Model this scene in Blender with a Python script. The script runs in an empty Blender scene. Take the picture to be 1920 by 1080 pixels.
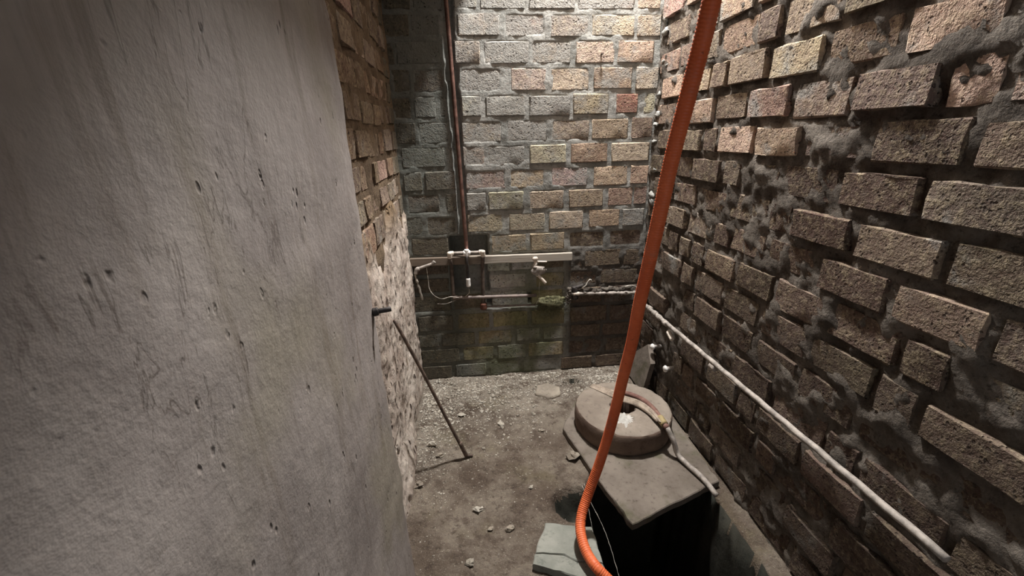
import bpy, math, random
from mathutils import Vector, Matrix, noise
random.seed(7)
sc = bpy.context.scene
col = sc.collection

# ---------------------------------------------------------------- camera, world, lights, exposure
cam_d = bpy.data.cameras.new('camera'); cam = bpy.data.objects.new('camera', cam_d); col.objects.link(cam)
cam_d.sensor_fit = 'HORIZONTAL'; cam_d.sensor_width = 36.0; cam_d.lens = 816.0 / 1920.0 * 36.0
cam_d.clip_start = 0.02
R = Vector((0.9940, -0.1070, -0.0227)).normalized()
F = Vector((0.0930, 0.9388, -0.3310)).normalized()
U = R.cross(F).normalized(); R = F.cross(U).normalized()
cam.matrix_world = Matrix(((R.x, U.x, -F.x, 0.0), (R.y, U.y, -F.y, 0.0), (R.z, U.z, -F.z, 1.5), (0, 0, 0, 1)))
sc.camera = cam

w = bpy.data.worlds.new('world'); sc.world = w; w.use_nodes = True
bg = w.node_tree.nodes['Background']
bg.inputs[0].default_value = (0.80, 0.88, 1.0, 1); bg.inputs[1].default_value = 0.10

ld = bpy.data.lights.new('shaft_lamp', 'POINT'); ld.energy = 560; ld.shadow_soft_size = 0.085
ld.color = (0.985, 0.99, 1.0)
lo = bpy.data.objects.new('shaft_lamp', ld); lo.location = (0.72, 2.265, 3.40); col.objects.link(lo)
# soft fill light added behind the camera, standing in for light through the doorway
dd = bpy.data.lights.new('rear_fill', 'AREA'); dd.shape = 'RECTANGLE'; dd.size = 1.1; dd.size_y = 1.9
dd.energy = 4.2; dd.color = (0.90, 0.95, 1.0)
do = bpy.data.objects.new('rear_fill', dd); do.location = (0.45, -0.75, 1.25)
do.rotation_euler = (math.radians(90), 0, 0); col.objects.link(do)

sc.cycles.max_bounces = 5; sc.cycles.diffuse_bounces = 3; sc.cycles.glossy_bounces = 2
sc.view_settings.view_transform = 'Standard'; sc.view_settings.look = 'None'
sc.view_settings.exposure = 0.18; sc.view_settings.gamma = 1.0
sc.view_settings.use_curve_mapping = False

# ---------------------------------------------------------------- helpers
def s2l(c):
    def f(v):
        v /= 255.0
        return v / 12.92 if v <= 0.04045 else ((v + 0.055) / 1.055) ** 2.4
    return (f(c[0]), f(c[1]), f(c[2]), 1.0)

def obj(name, me, mat=None, parent=None, label=None, cat=None, group=None, kind=None, smooth=True, sharp=None):
    o = bpy.data.objects.new(name, me); col.objects.link(o)
    if mat is not None and len(me.materials) == 0: me.materials.append(mat)
    if parent is not None: o.parent = parent
    if label: o['label'] = label
    if cat: o['category'] = cat
    if group: o['group'] = group
    if kind: o['kind'] = kind
    if smooth and me is not None and len(me.polygons):
        me.polygons.foreach_set('use_smooth', [True] * len(me.polygons))
        if sharp: me.set_sharp_from_angle(angle=math.radians(sharp))
    return o

def empty(name, loc, label=None, cat=None, group=None):
    o = bpy.data.objects.new(name, None); col.objects.link(o); o.location = loc
    o.empty_display_size = 0.05
    if label: o['label'] = label
    if cat: o['category'] = cat
    if group: o['group'] = group
    return o

def mesh(v, f, name='m'):
    me = bpy.data.meshes.new(name); me.from_pydata([tuple(p) for p in v], [], f); me.update(); return me

def part(name, me, mat, root, **k):
    """child built in world coordinates, root has only a translation"""
    me.transform(Matrix.Translation(-Vector(root.location)))
    return obj(name, me, mat, root, **k)

def fn(p, s=1.0, o=3, off=0.0):
    return noise.fractal(Vector((p[0] * s + off, p[1] * s - off * 0.7, p[2] * s + off * 1.3)), 0.8, 2.1, o)

def sst(a, b, x):
    t = max(0.0, min(1.0, (x - a) / (b - a))); return t * t * (3 - 2 * t)

def frames(pts):
    pts = [Vector(p) for p in pts]; n = len(pts); T = []
    for i in range(n):
        T.append((pts[min(i + 1, n - 1)] - pts[max(i - 1, 0)]).normalized())
    u = T[0].orthogonal().normalized(); out = []
    for i in range(n):
        u = (u - T[i] * u.dot(T[i])).normalized(); out.append((pts[i], u, T[i].cross(u)))
    return out

def catmull(P, step):
    P = [Vector(p) for p in P]; P = [P[0] * 2 - P[1]] + P + [P[-1] * 2 - P[-2]]; out = []
    for i in range(1, len(P) - 2):
        a, b, c, d = P[i - 1:i + 3]; n = max(2, int((c - b).length / step))
        for k in range(n):
            t = k / n
            out.append(0.5 * ((2 * b) + (c - a) * t + (2 * a - 5 * b + 4 * c - d) * t * t + (3 * b - a - 3 * c + d) * t ** 3))
    out.append(P[-2]); return out

def tube(pts, rad, n=12, cap=True, jit=0.0):
    fr = frames(pts); v = []; f = []
    for i, (p, a, b) in enumerate(fr):
        r = rad[i] if isinstance(rad, (list, tuple)) else rad
        for k in range(n):
            t = 2 * math.pi * k / n
            rr = r * (1 + (random.uniform(-jit, jit) if jit else 0))
            v.append(p + (a * math.cos(t) + b * math.sin(t)) * rr)
    m = len(fr)
    for i in range(m - 1):
        for k in range(n):
            f.append((i * n + k, i * n + (k + 1) % n, (i + 1) * n + (k + 1) % n, (i + 1) * n + k))
    if cap:
        f.append(tuple(range(n - 1, -1, -1))); f.append(tuple((m - 1) * n + k for k in range(n)))
    return mesh(v, f)

def line(a, b, n=6):
    a, b = Vector(a), Vector(b); return [a.lerp(b, i / n) for i in range(n + 1)]

def rod(a, b, r, n=12, jit=0.0):
    a, b = Vector(a), Vector(b); d = (b - a).normalized(); e = min(r * 0.25, (b - a).length * 0.2)
    pts = [a, a + d * e] + [a.lerp(b, i / 5) for i in range(1, 5)] + [b - d * e, b]
    return tube(pts, [r * 0.75, r] + [r] * 4 + [r, r * 0.75], n, True, jit)

def join(meshes):
    v = []; f = []
    for me in meshes:
        o = len(v); v += [x.co.copy() for x in me.vertices]
        f += [tuple(i + o for i in p.vertices) for p in me.polygons]
    return mesh(v, f)

def blob(c, r, seed=0, rough=0.35, seg=10, rings=7, flat=0.15):
    """irregular stone; r is (rx, ry, rz)"""
    v = []; f = []; c = Vector(c)
    for i in range(rings + 1):
        th = math.pi * i / rings
        for k in range(seg):
            ph = 2 * math.pi * k / seg
            d = Vector((math.sin(th) * math.cos(ph), math.sin(th) * math.sin(ph), math.cos(th)))
            q = 1 + rough * noise.noise(d * 1.4 + Vector((seed * 3.1, seed * 1.7, seed))) + rough * 0.4 * noise.noise(d * 3.7 + Vector((seed, 9, seed)))
            v.append(c + Vector((d.x * r[0] * q, d.y * r[1] * q, d.z * r[2] * q)))
    for i in range(rings):
        for k in range(seg):
            f.append((i * seg + k, (i + 1) * seg + k, (i + 1) * seg + (k + 1) % seg, i * seg + (k + 1) % seg))
    return mesh(v, f)

def prism(poly, z0, z1, jit=0.0, bev=0.006, sub=0.04, seed=0, zfun=None):
    """slab from an outline: resampled edge with wear, a worn top arris, a gently uneven top"""
    P = [Vector((p[0], p[1], 0)) for p in poly]; ring = []
    for i in range(len(P)):
        a, b = P[i], P[(i + 1) % len(P)]; n = max(1, int((b - a).length / sub))
        for k in range(n):
            p = a.lerp(b, k / n)
            p += Vector((noise.noise(p * 23 + Vector((seed, 0, 0))), noise.noise(p * 23 + Vector((0, seed, 5))), 0)) * jit
            ring.append(p)
    n = len(ring); c = sum(ring, Vector()) / n
    zf = zfun or (lambda x, y: 0.0)
    v = []; f = []
    L = [(1.0, z0, 0), (1.0, z1 - bev, 1)]
    for s, z, t in L:
        for p in ring: v.append(Vector((p.x, p.y, z + t * zf(p.x, p.y))))
    for p in ring:
        q = p + (c - p).normalized() * bev; v.append(Vector((q.x, q.y, z1 + zf(q.x, q.y))))
    for s in (0.7, 0.4, 0.15):
        for p in ring:
            q = c.lerp(p, s); v.append(Vector((q.x, q.y, z1 + zf(q.x, q.y) + 0.003 * noise.noise(q * 9))))
    for i in range(5):
        for k in range(n):
            f.append((i * n + k, i * n + (k + 1) % n, (i + 1) * n + (k + 1) % n, (i + 1) * n + k))
    f.append(tuple(range(n - 1, -1, -1))); f.append(tuple(5 * n + k for k in range(n)))
    return mesh(v, f)

# ---------------------------------------------------------------- materials
class NT:
    def __init__(s, name):
        s.m = bpy.data.materials.new(name); s.m.use_nodes = True; s.t = s.m.node_tree
        s.bsdf = s.t.nodes['Principled BSDF']; s.l = s.t.links
        s.pos = s.n('ShaderNodeNewGeometry').outputs['Position']
    def n(s, ty, **k):
        x = s.t.nodes.new(ty)
        for a, b in k.items(): setattr(x, a, b)
        return x
    def set(s, sock, v):
        if hasattr(v, 'is_linked') or hasattr(v, 'links'): s.l.new(v, sock)
        else: sock.default_value = v
    def noise(s, scale, detail=4, rough=0.6, vec=None, dist=0.0):
        x = s.n('ShaderNodeTexNoise'); s.set(x.inputs['Vector'], vec or s.pos)
        x.inputs['Scale'].default_value = scale; x.inputs['Detail'].default_value = detail
        x.inputs['Roughness'].default_value = rough; x.inputs['Distortion'].default_value = dist
        return x.outputs['Fac']
    def vor(s, scale, vec=None, feat='F1', out='Distance'):
        x = s.n('ShaderNodeTexVoronoi', feature=feat); s.set(x.inputs['Vector'], vec or s.pos)
        x.inputs['Scale'].default_value = scale; return x.outputs[out]
    def ramp(s, fac, a, b, lo=0.0, hi=1.0):
        x = s.n('ShaderNodeMapRange', interpolation_type='SMOOTHSTEP'); s.set(x.inputs['Value'], fac)
        x.inputs['From Min'].default_value = a; x.inputs['From Max'].default_value = b
        x.inputs['To Min'].default_value = lo; x.inputs['To Max'].default_value = hi
        return x.outputs['Result']
    def math(s, op, a, b=0.0):
        x = s.n('ShaderNodeMath', operation=op); s.set(x.inputs[0], a); s.set(x.inputs[1], b); return x.outputs[0]
    def mix(s, fac, a, b, mode='MIX'):
        x = s.n('ShaderNodeMix', data_type='RGBA', blend_type=mode); s.set(x.inputs['Factor'], fac)
        s.set(x.inputs['A'], a); s.set(x.inputs['B'], b)
        return x.outputs['Result']
    def scale(s, v, vec=None):
        x = s.n('ShaderNodeMapping'); s.set(x.inputs['Vector'], vec or s.pos); x.inputs['Scale'].default_value = v
        return x.outputs['Vector']
    def xyz(s):
        x = s.n('ShaderNodeSeparateXYZ'); s.set(x.inputs[0], s.pos); return x.outputs
    def bump(s, h, strength=0.5, dist=0.004):
        x = s.n('ShaderNodeBump'); x.inputs['Strength'].default_value = strength; x.inputs['Distance'].default_value = dist
        s.set(x.inputs['Height'], h); s.l.new(x.outputs['Normal'], s.bsdf.inputs['Normal'])
    def done(s, colr, rough=0.9, metal=0.0, spec=0.25):
        s.set(s.bsdf.inputs['Base Color'], colr); s.set(s.bsdf.inputs['Roughness'], rough)
        s.bsdf.inputs['Metallic'].default_value = metal; s.bsdf.inputs['Specular IOR Level'].default_value = spec
        return s.m

def grime_tones(t, c, soot=0.45, damp=0.15):
    """algae on the middle of the damp foot of the back wall, darker grey-green in the corner left of the riser"""
    x, y, z = t.xyz()
    n1 = t.noise(3.2, 5, 0.65)
    # algae patch
    gx = t.math('MULTIPLY', t.ramp(x, -0.25, 0.12), t.ramp(x, 0.72, 0.45))
    gz = t.math('MULTIPLY', t.ramp(z, 1.25, 0.35), gx)
    g = t.math('MULTIPLY', gz, t.ramp(n1, 0.36, 0.6))
    gy = t.ramp(y, 2.30, 2.45)
    g = t.math('MULTIPLY', t.math('MULTIPLY', g, gy), 0.75)
    c = t.mix(g, c, t.mix(t.noise(14, 3), s2l((70, 76, 52)), s2l((104, 106, 74))))
    # darker grey-green corner left of the riser
    d = t.math('ADD', x, t.math('MULTIPLY', t.math('SUBTRACT', n1, 0.5), 0.25))
    d = t.math('MULTIPLY', t.math('MULTIPLY', t.ramp(d, 0.02, -0.12), gy), 0.6)
    c = t.mix(d, c, s2l((66, 70, 62)))
    k = t.math('ADD', z, t.math('MULTIPLY', t.math('SUBTRACT', n1, 0.5), 0.5))
    k = t.math('MULTIPLY', t.math('MULTIPLY', t.ramp(k, 0.98, 0.72), t.ramp(x, 0.56, 0.64)), soot)
    c = t.mix(k, c, s2l((58, 49, 42)))
    k2 = t.math('MULTIPLY', t.math('MULTIPLY', t.ramp(z, 0.62, 0.40), t.ramp(x, 0.62, 0.5)), t.math('MULTIPLY', gy, damp))
    c = t.mix(k2, c, s2l((62, 58, 46)))
    return c

def mat_brick():
    t = NT('old_brick'); oi = t.n('ShaderNodeObjectInfo')
    n1 = t.noise(9, 3, 0.7); n2 = t.noise(46, 4, 0.75); n3 = t.noise(150, 2, 0.7)
    base = oi.outputs['Color']
    c = t.mix(t.ramp(n1, 0.35, 0.68), t.mix(0.45, base, s2l((112, 96, 86))), base)
    c = t.mix(t.ramp(n2, 0.45, 0.7, 0, 0.45), c, t.mix(0.55, c, s2l((214, 196, 160))))
    c = t.mix(t.ramp(n2, 0.47, 0.32, 0, 0.55), c, t.mix(0.7, c, s2l((88, 66, 60))))
    # lime and mortar smeared on the face, amount in the object's alpha
    sm = t.math('MULTIPLY', t.ramp(t.math('ADD', t.noise(6.5, 5, 0.7), t.math('MULTIPLY', oi.outputs['Alpha'], 0.45)), 0.62, 0.82), 0.85)
    c = t.mix(sm, c, t.mix(n2, s2l((118, 116, 110)), s2l((154, 150, 143))))
    vd = t.n('ShaderNodeVectorMath', operation='ADD'); t.l.new(t.pos, vd.inputs[0])
    nv = t.n('ShaderNodeTexNoise'); nv.inputs['Scale'].default_value = 40; t.l.new(t.pos, nv.inputs['Vector'])
    sv = t.n('ShaderNodeVectorMath', operation='SCALE'); t.l.new(nv.outputs['Color'], sv.inputs[0]); sv.inputs['Scale'].default_value = 0.022
    t.l.new(sv.outputs[0], vd.inputs[1])
    pits = t.math('MULTIPLY', t.ramp(t.vor(75, vd.outputs[0]), 0.34, 0.16), t.ramp(t.noise(22, 3), 0.45, 0.58))
    c = t.mix(t.math('MULTIPLY', pits, 0.7), c, s2l((58, 47, 42)))
    grit_ = t.ramp(t.vor(120, vd.outputs[0]), 0.20, 0.08)
    c = t.mix(t.math('MULTIPLY', grit_, 0.35), c, s2l((206, 194, 172)))
    c = grime_tones(t, c)
    h = t.math('ADD', t.math('MULTIPLY', n2, 0.9), t.math('MULTIPLY', n3, 0.5))
    h = t.math('SUBTRACT', h, t.math('MULTIPLY', pits, 0.9))
    h = t.math('ADD', h, t.math('MULTIPLY', t.noise(18, 3), 0.9))
    t.bump(h, 1.0, 0.0065)
    return t.done(c, 0.95, 0, 0.12)

def mat_mortar(name, a, b, dark, bumpd=0.005, gr=True):
    t = NT(name)
    n1 = t.noise(5, 6, 0.7); n2 = t.noise(55, 5, 0.75)
    c = t.mix(t.ramp(n1, 0.32, 0.66), s2l(a), s2l(b))
    c = t.mix(t.ramp(n2, 0.5, 0.28, 0, 0.8), c, s2l(dark))
    if gr: c = grime_tones(t, c, 0.8, 0.35)
    h = t.math('ADD', n2, t.math('MULTIPLY', t.noise(17, 4), 1.2))
    t.bump(h, 0.9, bumpd)
    return t.done(c, 0.95, 0, 0.12)

def mat_rough_plaster():
    t = NT('rough_plaster'); x, y, z = t.xyz()
    n1 = t.noise(4, 6, 0.7); n2 = t.noise(30, 5, 0.7)
    c = t.mix(t.ramp(n1, 0.3, 0.68), s2l((132, 116, 104)), s2l((176, 164, 152)))
    c = t.mix(t.ramp(n2, 0.5, 0.68, 0, 0.5), c, s2l((196, 184, 166)))
    vs = t.scale((1, 1, 0.35))
    pit = t.math('MULTIPLY', t.ramp(t.vor(30, vs), 0.30, 0.16), t.ramp(t.noise(9, 3), 0.43, 0.54))
    c = t.mix(t.math('MULTIPLY', pit, 0.85), c, s2l((58, 44, 40)))
    c = t.mix(t.ramp(z, 0.98, 1.22), c, t.mix(n2, s2l((86, 70, 54)), s2l((124, 104, 80))))
    h = t.math('SUBTRACT', t.math('ADD', t.math('MULTIPLY', n2, 1.0), t.noise(11, 4)), t.math('MULTIPLY', pit, 1.2))
    t.bump(h, 1.0, 0.007)
    return t.done(c, 0.95, 0, 0.12)

def mat_smooth_plaster():
    t = NT('grey_plaster'); n1 = t.noise(2.6, 6, 0.7); n2 = t.noise(40, 4, 0.7)
    v = t.scale((7, 7, 0.55)); n3 = t.noise(3.0, 6, 0.7, v, 0.4)
    c = t.mix(t.ramp(n1, 0.3, 0.7), s2l((112, 103, 97)), s2l((140, 131, 124)))
    c = t.mix(t.ramp(n3, 0.52, 0.70, 0, 0.5), c, s2l((94, 82, 70)))
    c = t.mix(t.ramp(t.noise(1.7, 3), 0.55, 0.7, 0, 0.4), c, s2l((120, 112, 88)))
    sp = t.math('MULTIPLY', t.ramp(t.vor(48, t.scale((1, 1, 0.6))), 0.26, 0.14), t.ramp(t.noise(12, 4), 0.56, 0.66))
    c = t.mix(t.math('MULTIPLY', sp, 0.75), c, s2l((62, 53, 47)))
    cr = t.ramp(t.math('ABSOLUTE', t.math('SUBTRACT', t.noise(5, 4, 0.6, t.scale((3, 3, 0.5)), 0.8), 0.5)), 0.012, 0.0)
    cr = t.math('MULTIPLY', cr, t.ramp(t.noise(3, 2), 0.5, 0.6))
    c = t.mix(t.math('MULTIPLY', cr, 0.6), c, s2l((70, 60, 52)))
    t.bump(t.math('ADD', t.math('MULTIPLY', n2, 0.35), t.math('SUBTRACT', t.noise(9, 5), t.math('MULTIPLY', sp, 0.6))), 0.8, 0.007)
    return t.done(c, 0.88, 0, 0.2)

def mat_floor():
    t = NT('dirt_floor'); x, y, z = t.xyz()
    n1 = t.noise(2.6, 6, 0.7); n2 = t.noise(30, 6, 0.75); n3 = t.noise(130, 3, 0.7); n4 = t.noise(9, 5, 0.7)
    c = t.mix(t.ramp(n1, 0.36, 0.64), s2l((84, 72, 62)), s2l((126, 115, 102)))
    c = t.mix(t.ramp(t.noise(3.5, 4), 0.52, 0.68, 0, 0.5), c, s2l((104, 95, 74)))
    c = t.mix(t.ramp(n4, 0.50, 0.36, 0, 0.6), c, s2l((70, 58, 50)))
    # spilled lime and mortar crumbs along the foot of the back wall and the left wall
    near = t.math('MAXIMUM', t.ramp(y, 1.80, 2.3), t.math('MULTIPLY', t.ramp(x, -0.02, -0.25), t.ramp(y, 1.62, 1.8)))
    near = t.math('MULTIPLY', near, t.ramp(n4, 0.36, 0.56))
    c = t.mix(t.math('MULTIPLY', near, 0.4), c, s2l((142, 134, 122)))
    ch = t.ramp(t.vor(85), 0.30, 0.18)
    c = t.mix(t.math('MULTIPLY', t.math('MULTIPLY', ch, near), t.ramp(n2, 0.5, 0.62)), c, s2l((198, 192, 180)))
    c = t.mix(t.ramp(n2, 0.48, 0.32, 0, 0.65), c, s2l((58, 48, 41)))
    c = t.mix(t.ramp(n3, 0.58, 0.70, 0, 0.5), c, s2l((160, 150, 134)))
    t.bump(t.math('ADD', t.math('ADD', n2, t.math('MULTIPLY', n3, 0.6)), t.math('MULTIPLY', n4, 1.2)), 1.0, 0.012)
    return t.done(c, 0.95, 0, 0.12)

def mat_stone(name, a, b, dark=(52, 46, 40), sc_=22, bd=0.004, moss=None, rough=0.9):
    t = NT(name); n1 = t.noise(4.5, 5, 0.65); n2 = t.noise(sc_ * 2, 5, 0.7)
    c = t.mix(t.ramp(n1, 0.33, 0.68), s2l(a), s2l(b))
    c = t.mix(t.ramp(n2, 0.45, 0.28, 0, 0.6), c, s2l(dark))
    sp = t.math('MULTIPLY', t.ramp(t.vor(60), 0.2, 0.12), t.ramp(t.noise(14, 2), 0.55, 0.65))
    c = t.mix(t.math('MULTIPLY', sp, 0.7), c, s2l(dark))
    if moss: c = t.mix(t.ramp(t.noise(6, 4), 0.5, 0.68, 0, 0.75), c, s2l(moss))
    t.bump(t.math('ADD', n2, t.noise(sc_ * 0.6, 4)), 0.7, bd)
    return t.done(c, rough, 0, 0.2)

def mat_metal(name, a, b, metal=0.6, rough=0.5, sc_=30):
    t = NT(name); n = t.noise(sc_, 5, 0.7)
    c = t.mix(t.ramp(n, 0.35, 0.65), s2l(a), s2l(b))
    t.bump(n, 0.4, 0.0015)
    return t.done(c, t.ramp(n, 0.3, 0.7, rough - 0.12, rough + 0.2), metal, 0.4)

def mat_wood():
    t = NT('painted_batten'); x, y, z = t.xyz(); v = t.scale((1.2, 6, 30)); n = t.noise(4, 5, 0.7, v); n2 = t.noise(7, 4)
    pale = t.mix(n, s2l((150, 140, 126)), s2l((188, 180, 168))); bare = t.mix(n, s2l((88, 76, 66)), s2l((128, 114, 100)))
    k = t.ramp(t.math('ADD', x, t.math('MULTIPLY', n2, 0.35)), 0.12, 0.36)
    c = t.mix(k, bare, pale)
    t.bump(n, 0.5, 0.002)
    return t.done(c, 0.8, 0, 0.2)

def mat_hose():
    t = NT('orange_plastic'); n = t.noise(6, 5, 0.7); n2 = t.noise(60, 3)
    c = t.mix(t.ramp(n, 0.3, 0.7), s2l((198, 90, 48)), s2l((218, 112, 68)))
    c = t.mix(t.ramp(t.noise(11, 5, 0.7), 0.55, 0.75, 0, 0.45), c, s2l((142, 112, 96)))
    c = t.mix(t.ramp(n2, 0.66, 0.74, 0, 0.6), c, s2l((70, 40, 26)))
    return t.done(c, 0.5, 0, 0.35)

M = dict(
    brick=mat_brick(),
    mortar=mat_mortar('lime_mortar', (118, 117, 111), (156, 153, 146), (80, 76, 69)),
    mortar_l=mat_mortar('earth_mortar', (82, 68, 54), (116, 99, 80), (42, 34, 28), 0.009, gr=False),
    mortar_r=mat_mortar('crumbly_mortar', (70, 63, 56), (112, 104, 95), (38, 32, 28), 0.009, gr=False),
    plaster=mat_rough_plaster(), smooth=mat_smooth_plaster(), floor=mat_floor(),
    soil=mat_stone('dark_soil', (40, 40, 34), (60, 58, 50), (16, 15, 13), rough=0.85),
    ceil=mat_stone('sooty_plaster', (96, 90, 82), (120, 112, 104)),
    disc=mat_stone('worn_sandstone', (116, 105, 94), (142, 131, 118), (80, 71, 63), 14, 0.003),
    disc_rim=mat_stone('darker_sandstone', (88, 72, 62), (112, 95, 82), (58, 46, 40), 14, 0.004),
    slab=mat_stone('slab_concrete', (92, 83, 74), (118, 108, 98), (56, 50, 44), 18, 0.004, moss=(78, 76, 56)),
    flag=mat_stone('pale_flag', (114, 115, 106), (142, 141, 131), (72, 76, 69), 12, 0.004),
    rock=mat_stone('rubble_stone', (120, 110, 98), (160, 150, 134), (70, 62, 54), 26, 0.004),
    chip=mat_stone('pale_chips', (140, 132, 118), (184, 176, 162), (96, 88, 78), 30, 0.003),
    copper=mat_metal('dull_copper', (82, 60, 52), (118, 86, 74), 0.45, 0.5),
    oldcopper=mat_metal('tarnished_copper', (64, 54, 48), (102, 88, 78), 0.3, 0.6),
    greypipe=mat_metal('dusty_pipe', (120, 112, 104), (168, 158, 148), 0.1, 0.7),
    railpipe=mat_metal('brown_pipe', (98, 86, 80), (134, 120, 112), 0.15, 0.6),
    white=mat_metal('white_plastic', (196, 190, 182), (226, 222, 216), 0.0, 0.5),
    cream=mat_metal('cream_plastic', (186, 172, 156), (214, 202, 188), 0.0, 0.55),
    darkmetal=mat_metal('blackened_iron', (40, 36, 34), (72, 66, 62), 0.4, 0.6),
    iron=mat_metal('rusted_iron', (70, 58, 50), (112, 94, 82), 0.35, 0.6),
    rust=mat_metal('red_rust', (78, 46, 34), (104, 64, 48), 0.1, 0.8),
    wood=mat_wood(), hose=mat_hose(),
    oldhose=mat_metal('dusty_red_hose', (92, 58, 50), (126, 96, 84), 0.0, 0.8),
    brass=mat_metal('yellowed_brass', (132, 116, 80), (158, 140, 100), 0.1, 0.65),
    web=mat_metal('dusty_web', (150, 142, 130), (190, 182, 170), 0.0, 0.95),
    sheet=mat_metal('dust_film', (120, 106, 92), (156, 142, 126), 0.0, 0.95),
    powder=mat_metal('white_salt', (150, 146, 138), (182, 178, 170), 0.0, 0.95),
    moss=mat_metal('green_moss', (72, 70, 48), (112, 108, 80), 0.0, 0.95),
)
M['water'] = NT('black_water').done((0.004, 0.005, 0.005, 1), 0.06, 0, 0.5)

# ================================================================ STRUCTURE
B = 2.543          # back wall plane
XL = -0.355        # left wall face
XR = 1.08          # right wall face

def riser_x(z): return -0.014 - 0.0233 * (z - 0.85)

def recess(x, z):
    """how far the back wall is set back: chase round the riser, broken-out hole, shallow niche under the batten"""
    d = 0.0
    if z > 0.90: d = max(d, 0.03 * sst(0.036, 0.026, abs(x - riser_x(z) + 0.004) + 0.012 * noise.noise(Vector((x * 9, 1, z * 14)))))
    e = lambda v, a, b, s=0.012: sst(a, a + s, v) * sst(b, b - s, v)
    d = max(d, 0.11 * e(x, -0.122, 0.118) * e(z, 0.585, 0.945))
    d = max(d, 0.09 * e(x, 0.09, 0.40) * e(z, 0.495, 0.56))
    d = max(d, 0.012 * e(x, -0.40, 0.600) * e(z, 0.47, 0.83))
    return d

def grid_mesh(nu, nv, fun):
    v = [fun(i / nu, j / nv) for j in range(nv + 1) for i in range(nu + 1)]
    f = [(j * (nu + 1) + i, j * (nu + 1) + i + 1, (j + 1) * (nu + 1) + i + 1, (j + 1) * (nu + 1) + i) for j in range(nv) for i in range(nu)]
    return mesh(v, f)

def brick_template(seed, rough=1.0):
    """brick with front at y=0 facing -Y, unit size, worn but square arrises"""
    rnd = random.Random(seed); v = []; f = []
    xs = [-0.5, -0.465, -0.2, 0.15, 0.465, 0.5]; zs = [-0.5, -0.44, 0.05, 0.44, 0.5]
    nx, nz = len(xs) - 1, len(zs) - 1
    for j in range(nz + 1):
        for i in range(nx + 1):
            x, z = xs[i], zs[j]; ea, eb = i in (0, nx), j in (0, nz)
            y = rnd.uniform(-0.03, 0.03) * rough
            if ea: x -= math.copysign(rnd.uniform(-0.004, 0.016) * rough, x)
            elif i not in (1, nx - 1): x += rnd.uniform(-0.08, 0.08)
            if eb: z -= math.copysign(rnd.uniform(-0.01, 0.04) * rough, z)
            elif j == 2: z += rnd.uniform(-0.1, 0.1)
            if ea or eb: y += 0.05 + rnd.uniform(0, 0.05) * rough
            if ea and eb:
                q = rnd.uniform(0, 1) ** 2 * rough; x *= 1 - 0.03 * q; z *= 1 - 0.08 * q; y += 0.06 * q
            v.append((x, y, z))
    W = nx + 1
    for j in range(nz):
        for i in range(nx):
            f.append((j * W + i, j * W + i + 1, (j + 1) * W + i + 1, (j + 1) * W + i))
    ring = [i for i in range(W)] + [j * W + nx for j in range(1, nz + 1)] + [nz * W + i for i in range(nx - 1, -1, -1)] + [j * W for j in range(nz - 1, 0, -1)]
    base = len(v)
    for k in ring: v.append((v[k][0], 1.0, v[k][2]))
    n = len(ring)
    for k in range(n):
        f.append((ring[(k + 1) % n], ring[k], base + k, base + (k + 1) % n))
    me = mesh(v, f, 'brick'); me.materials.append(M['brick'])
    me.polygons.foreach_set('use_smooth', [True] * len(me.polygons)); me.set_sharp_from_angle(angle=math.radians(40)); return me
TPL = [brick_template(k, 1.45) for k in range(14)]
TPLR = [brick_template(100 + k, 2.2) for k in range(10)]

PAL = {'g': ((152, 144, 134), .75), 'p': ((158, 142, 131), .5), 't': ((170, 156, 136), .35), 'o': ((166, 146, 126), .3), 'r': ((132, 92, 80), 0),
       'r2': ((150, 126, 112), .25), 'r3': ((106, 84, 72), .1), 'y': ((156, 148, 124), .5), 'y2': ((150, 140, 104), .3), 'd': ((126, 115, 103), .35),
       'd2': ((116, 100, 87), .15), 'g2': ((132, 124, 114), .6), 'G': ((136, 136, 126), .75), 'w': ((206, 205, 198), .35), 'w2': ((204, 205, 196), .25),
       'k': ((104, 90, 78), .15), 'b': ((72, 59, 50), .0), 'l': ((112, 92, 74), .1)}
def brick(parent, loc, size, rot, code, tpl, tilt=0.0):
    o = bpy.data.objects.new('brick', tpl); col.objects.link(o); o.parent = parent
    o.location = loc; o.scale = size; o.rotation_euler = (0, tilt, rot) if rot == 0 else (tilt if rot > 0 else -tilt, 0, rot)
    c, a = PAL[code]; j = random.uniform(0.88, 1.10)
    c = tuple(max(0, min(255, c[i] * j * random.uniform(0.97, 1.03))) for i in range(3))
    o.color = s2l(c)[:3] + (max(0, min(1, a + random.uniform(-.15, .15))),)
    return o

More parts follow.
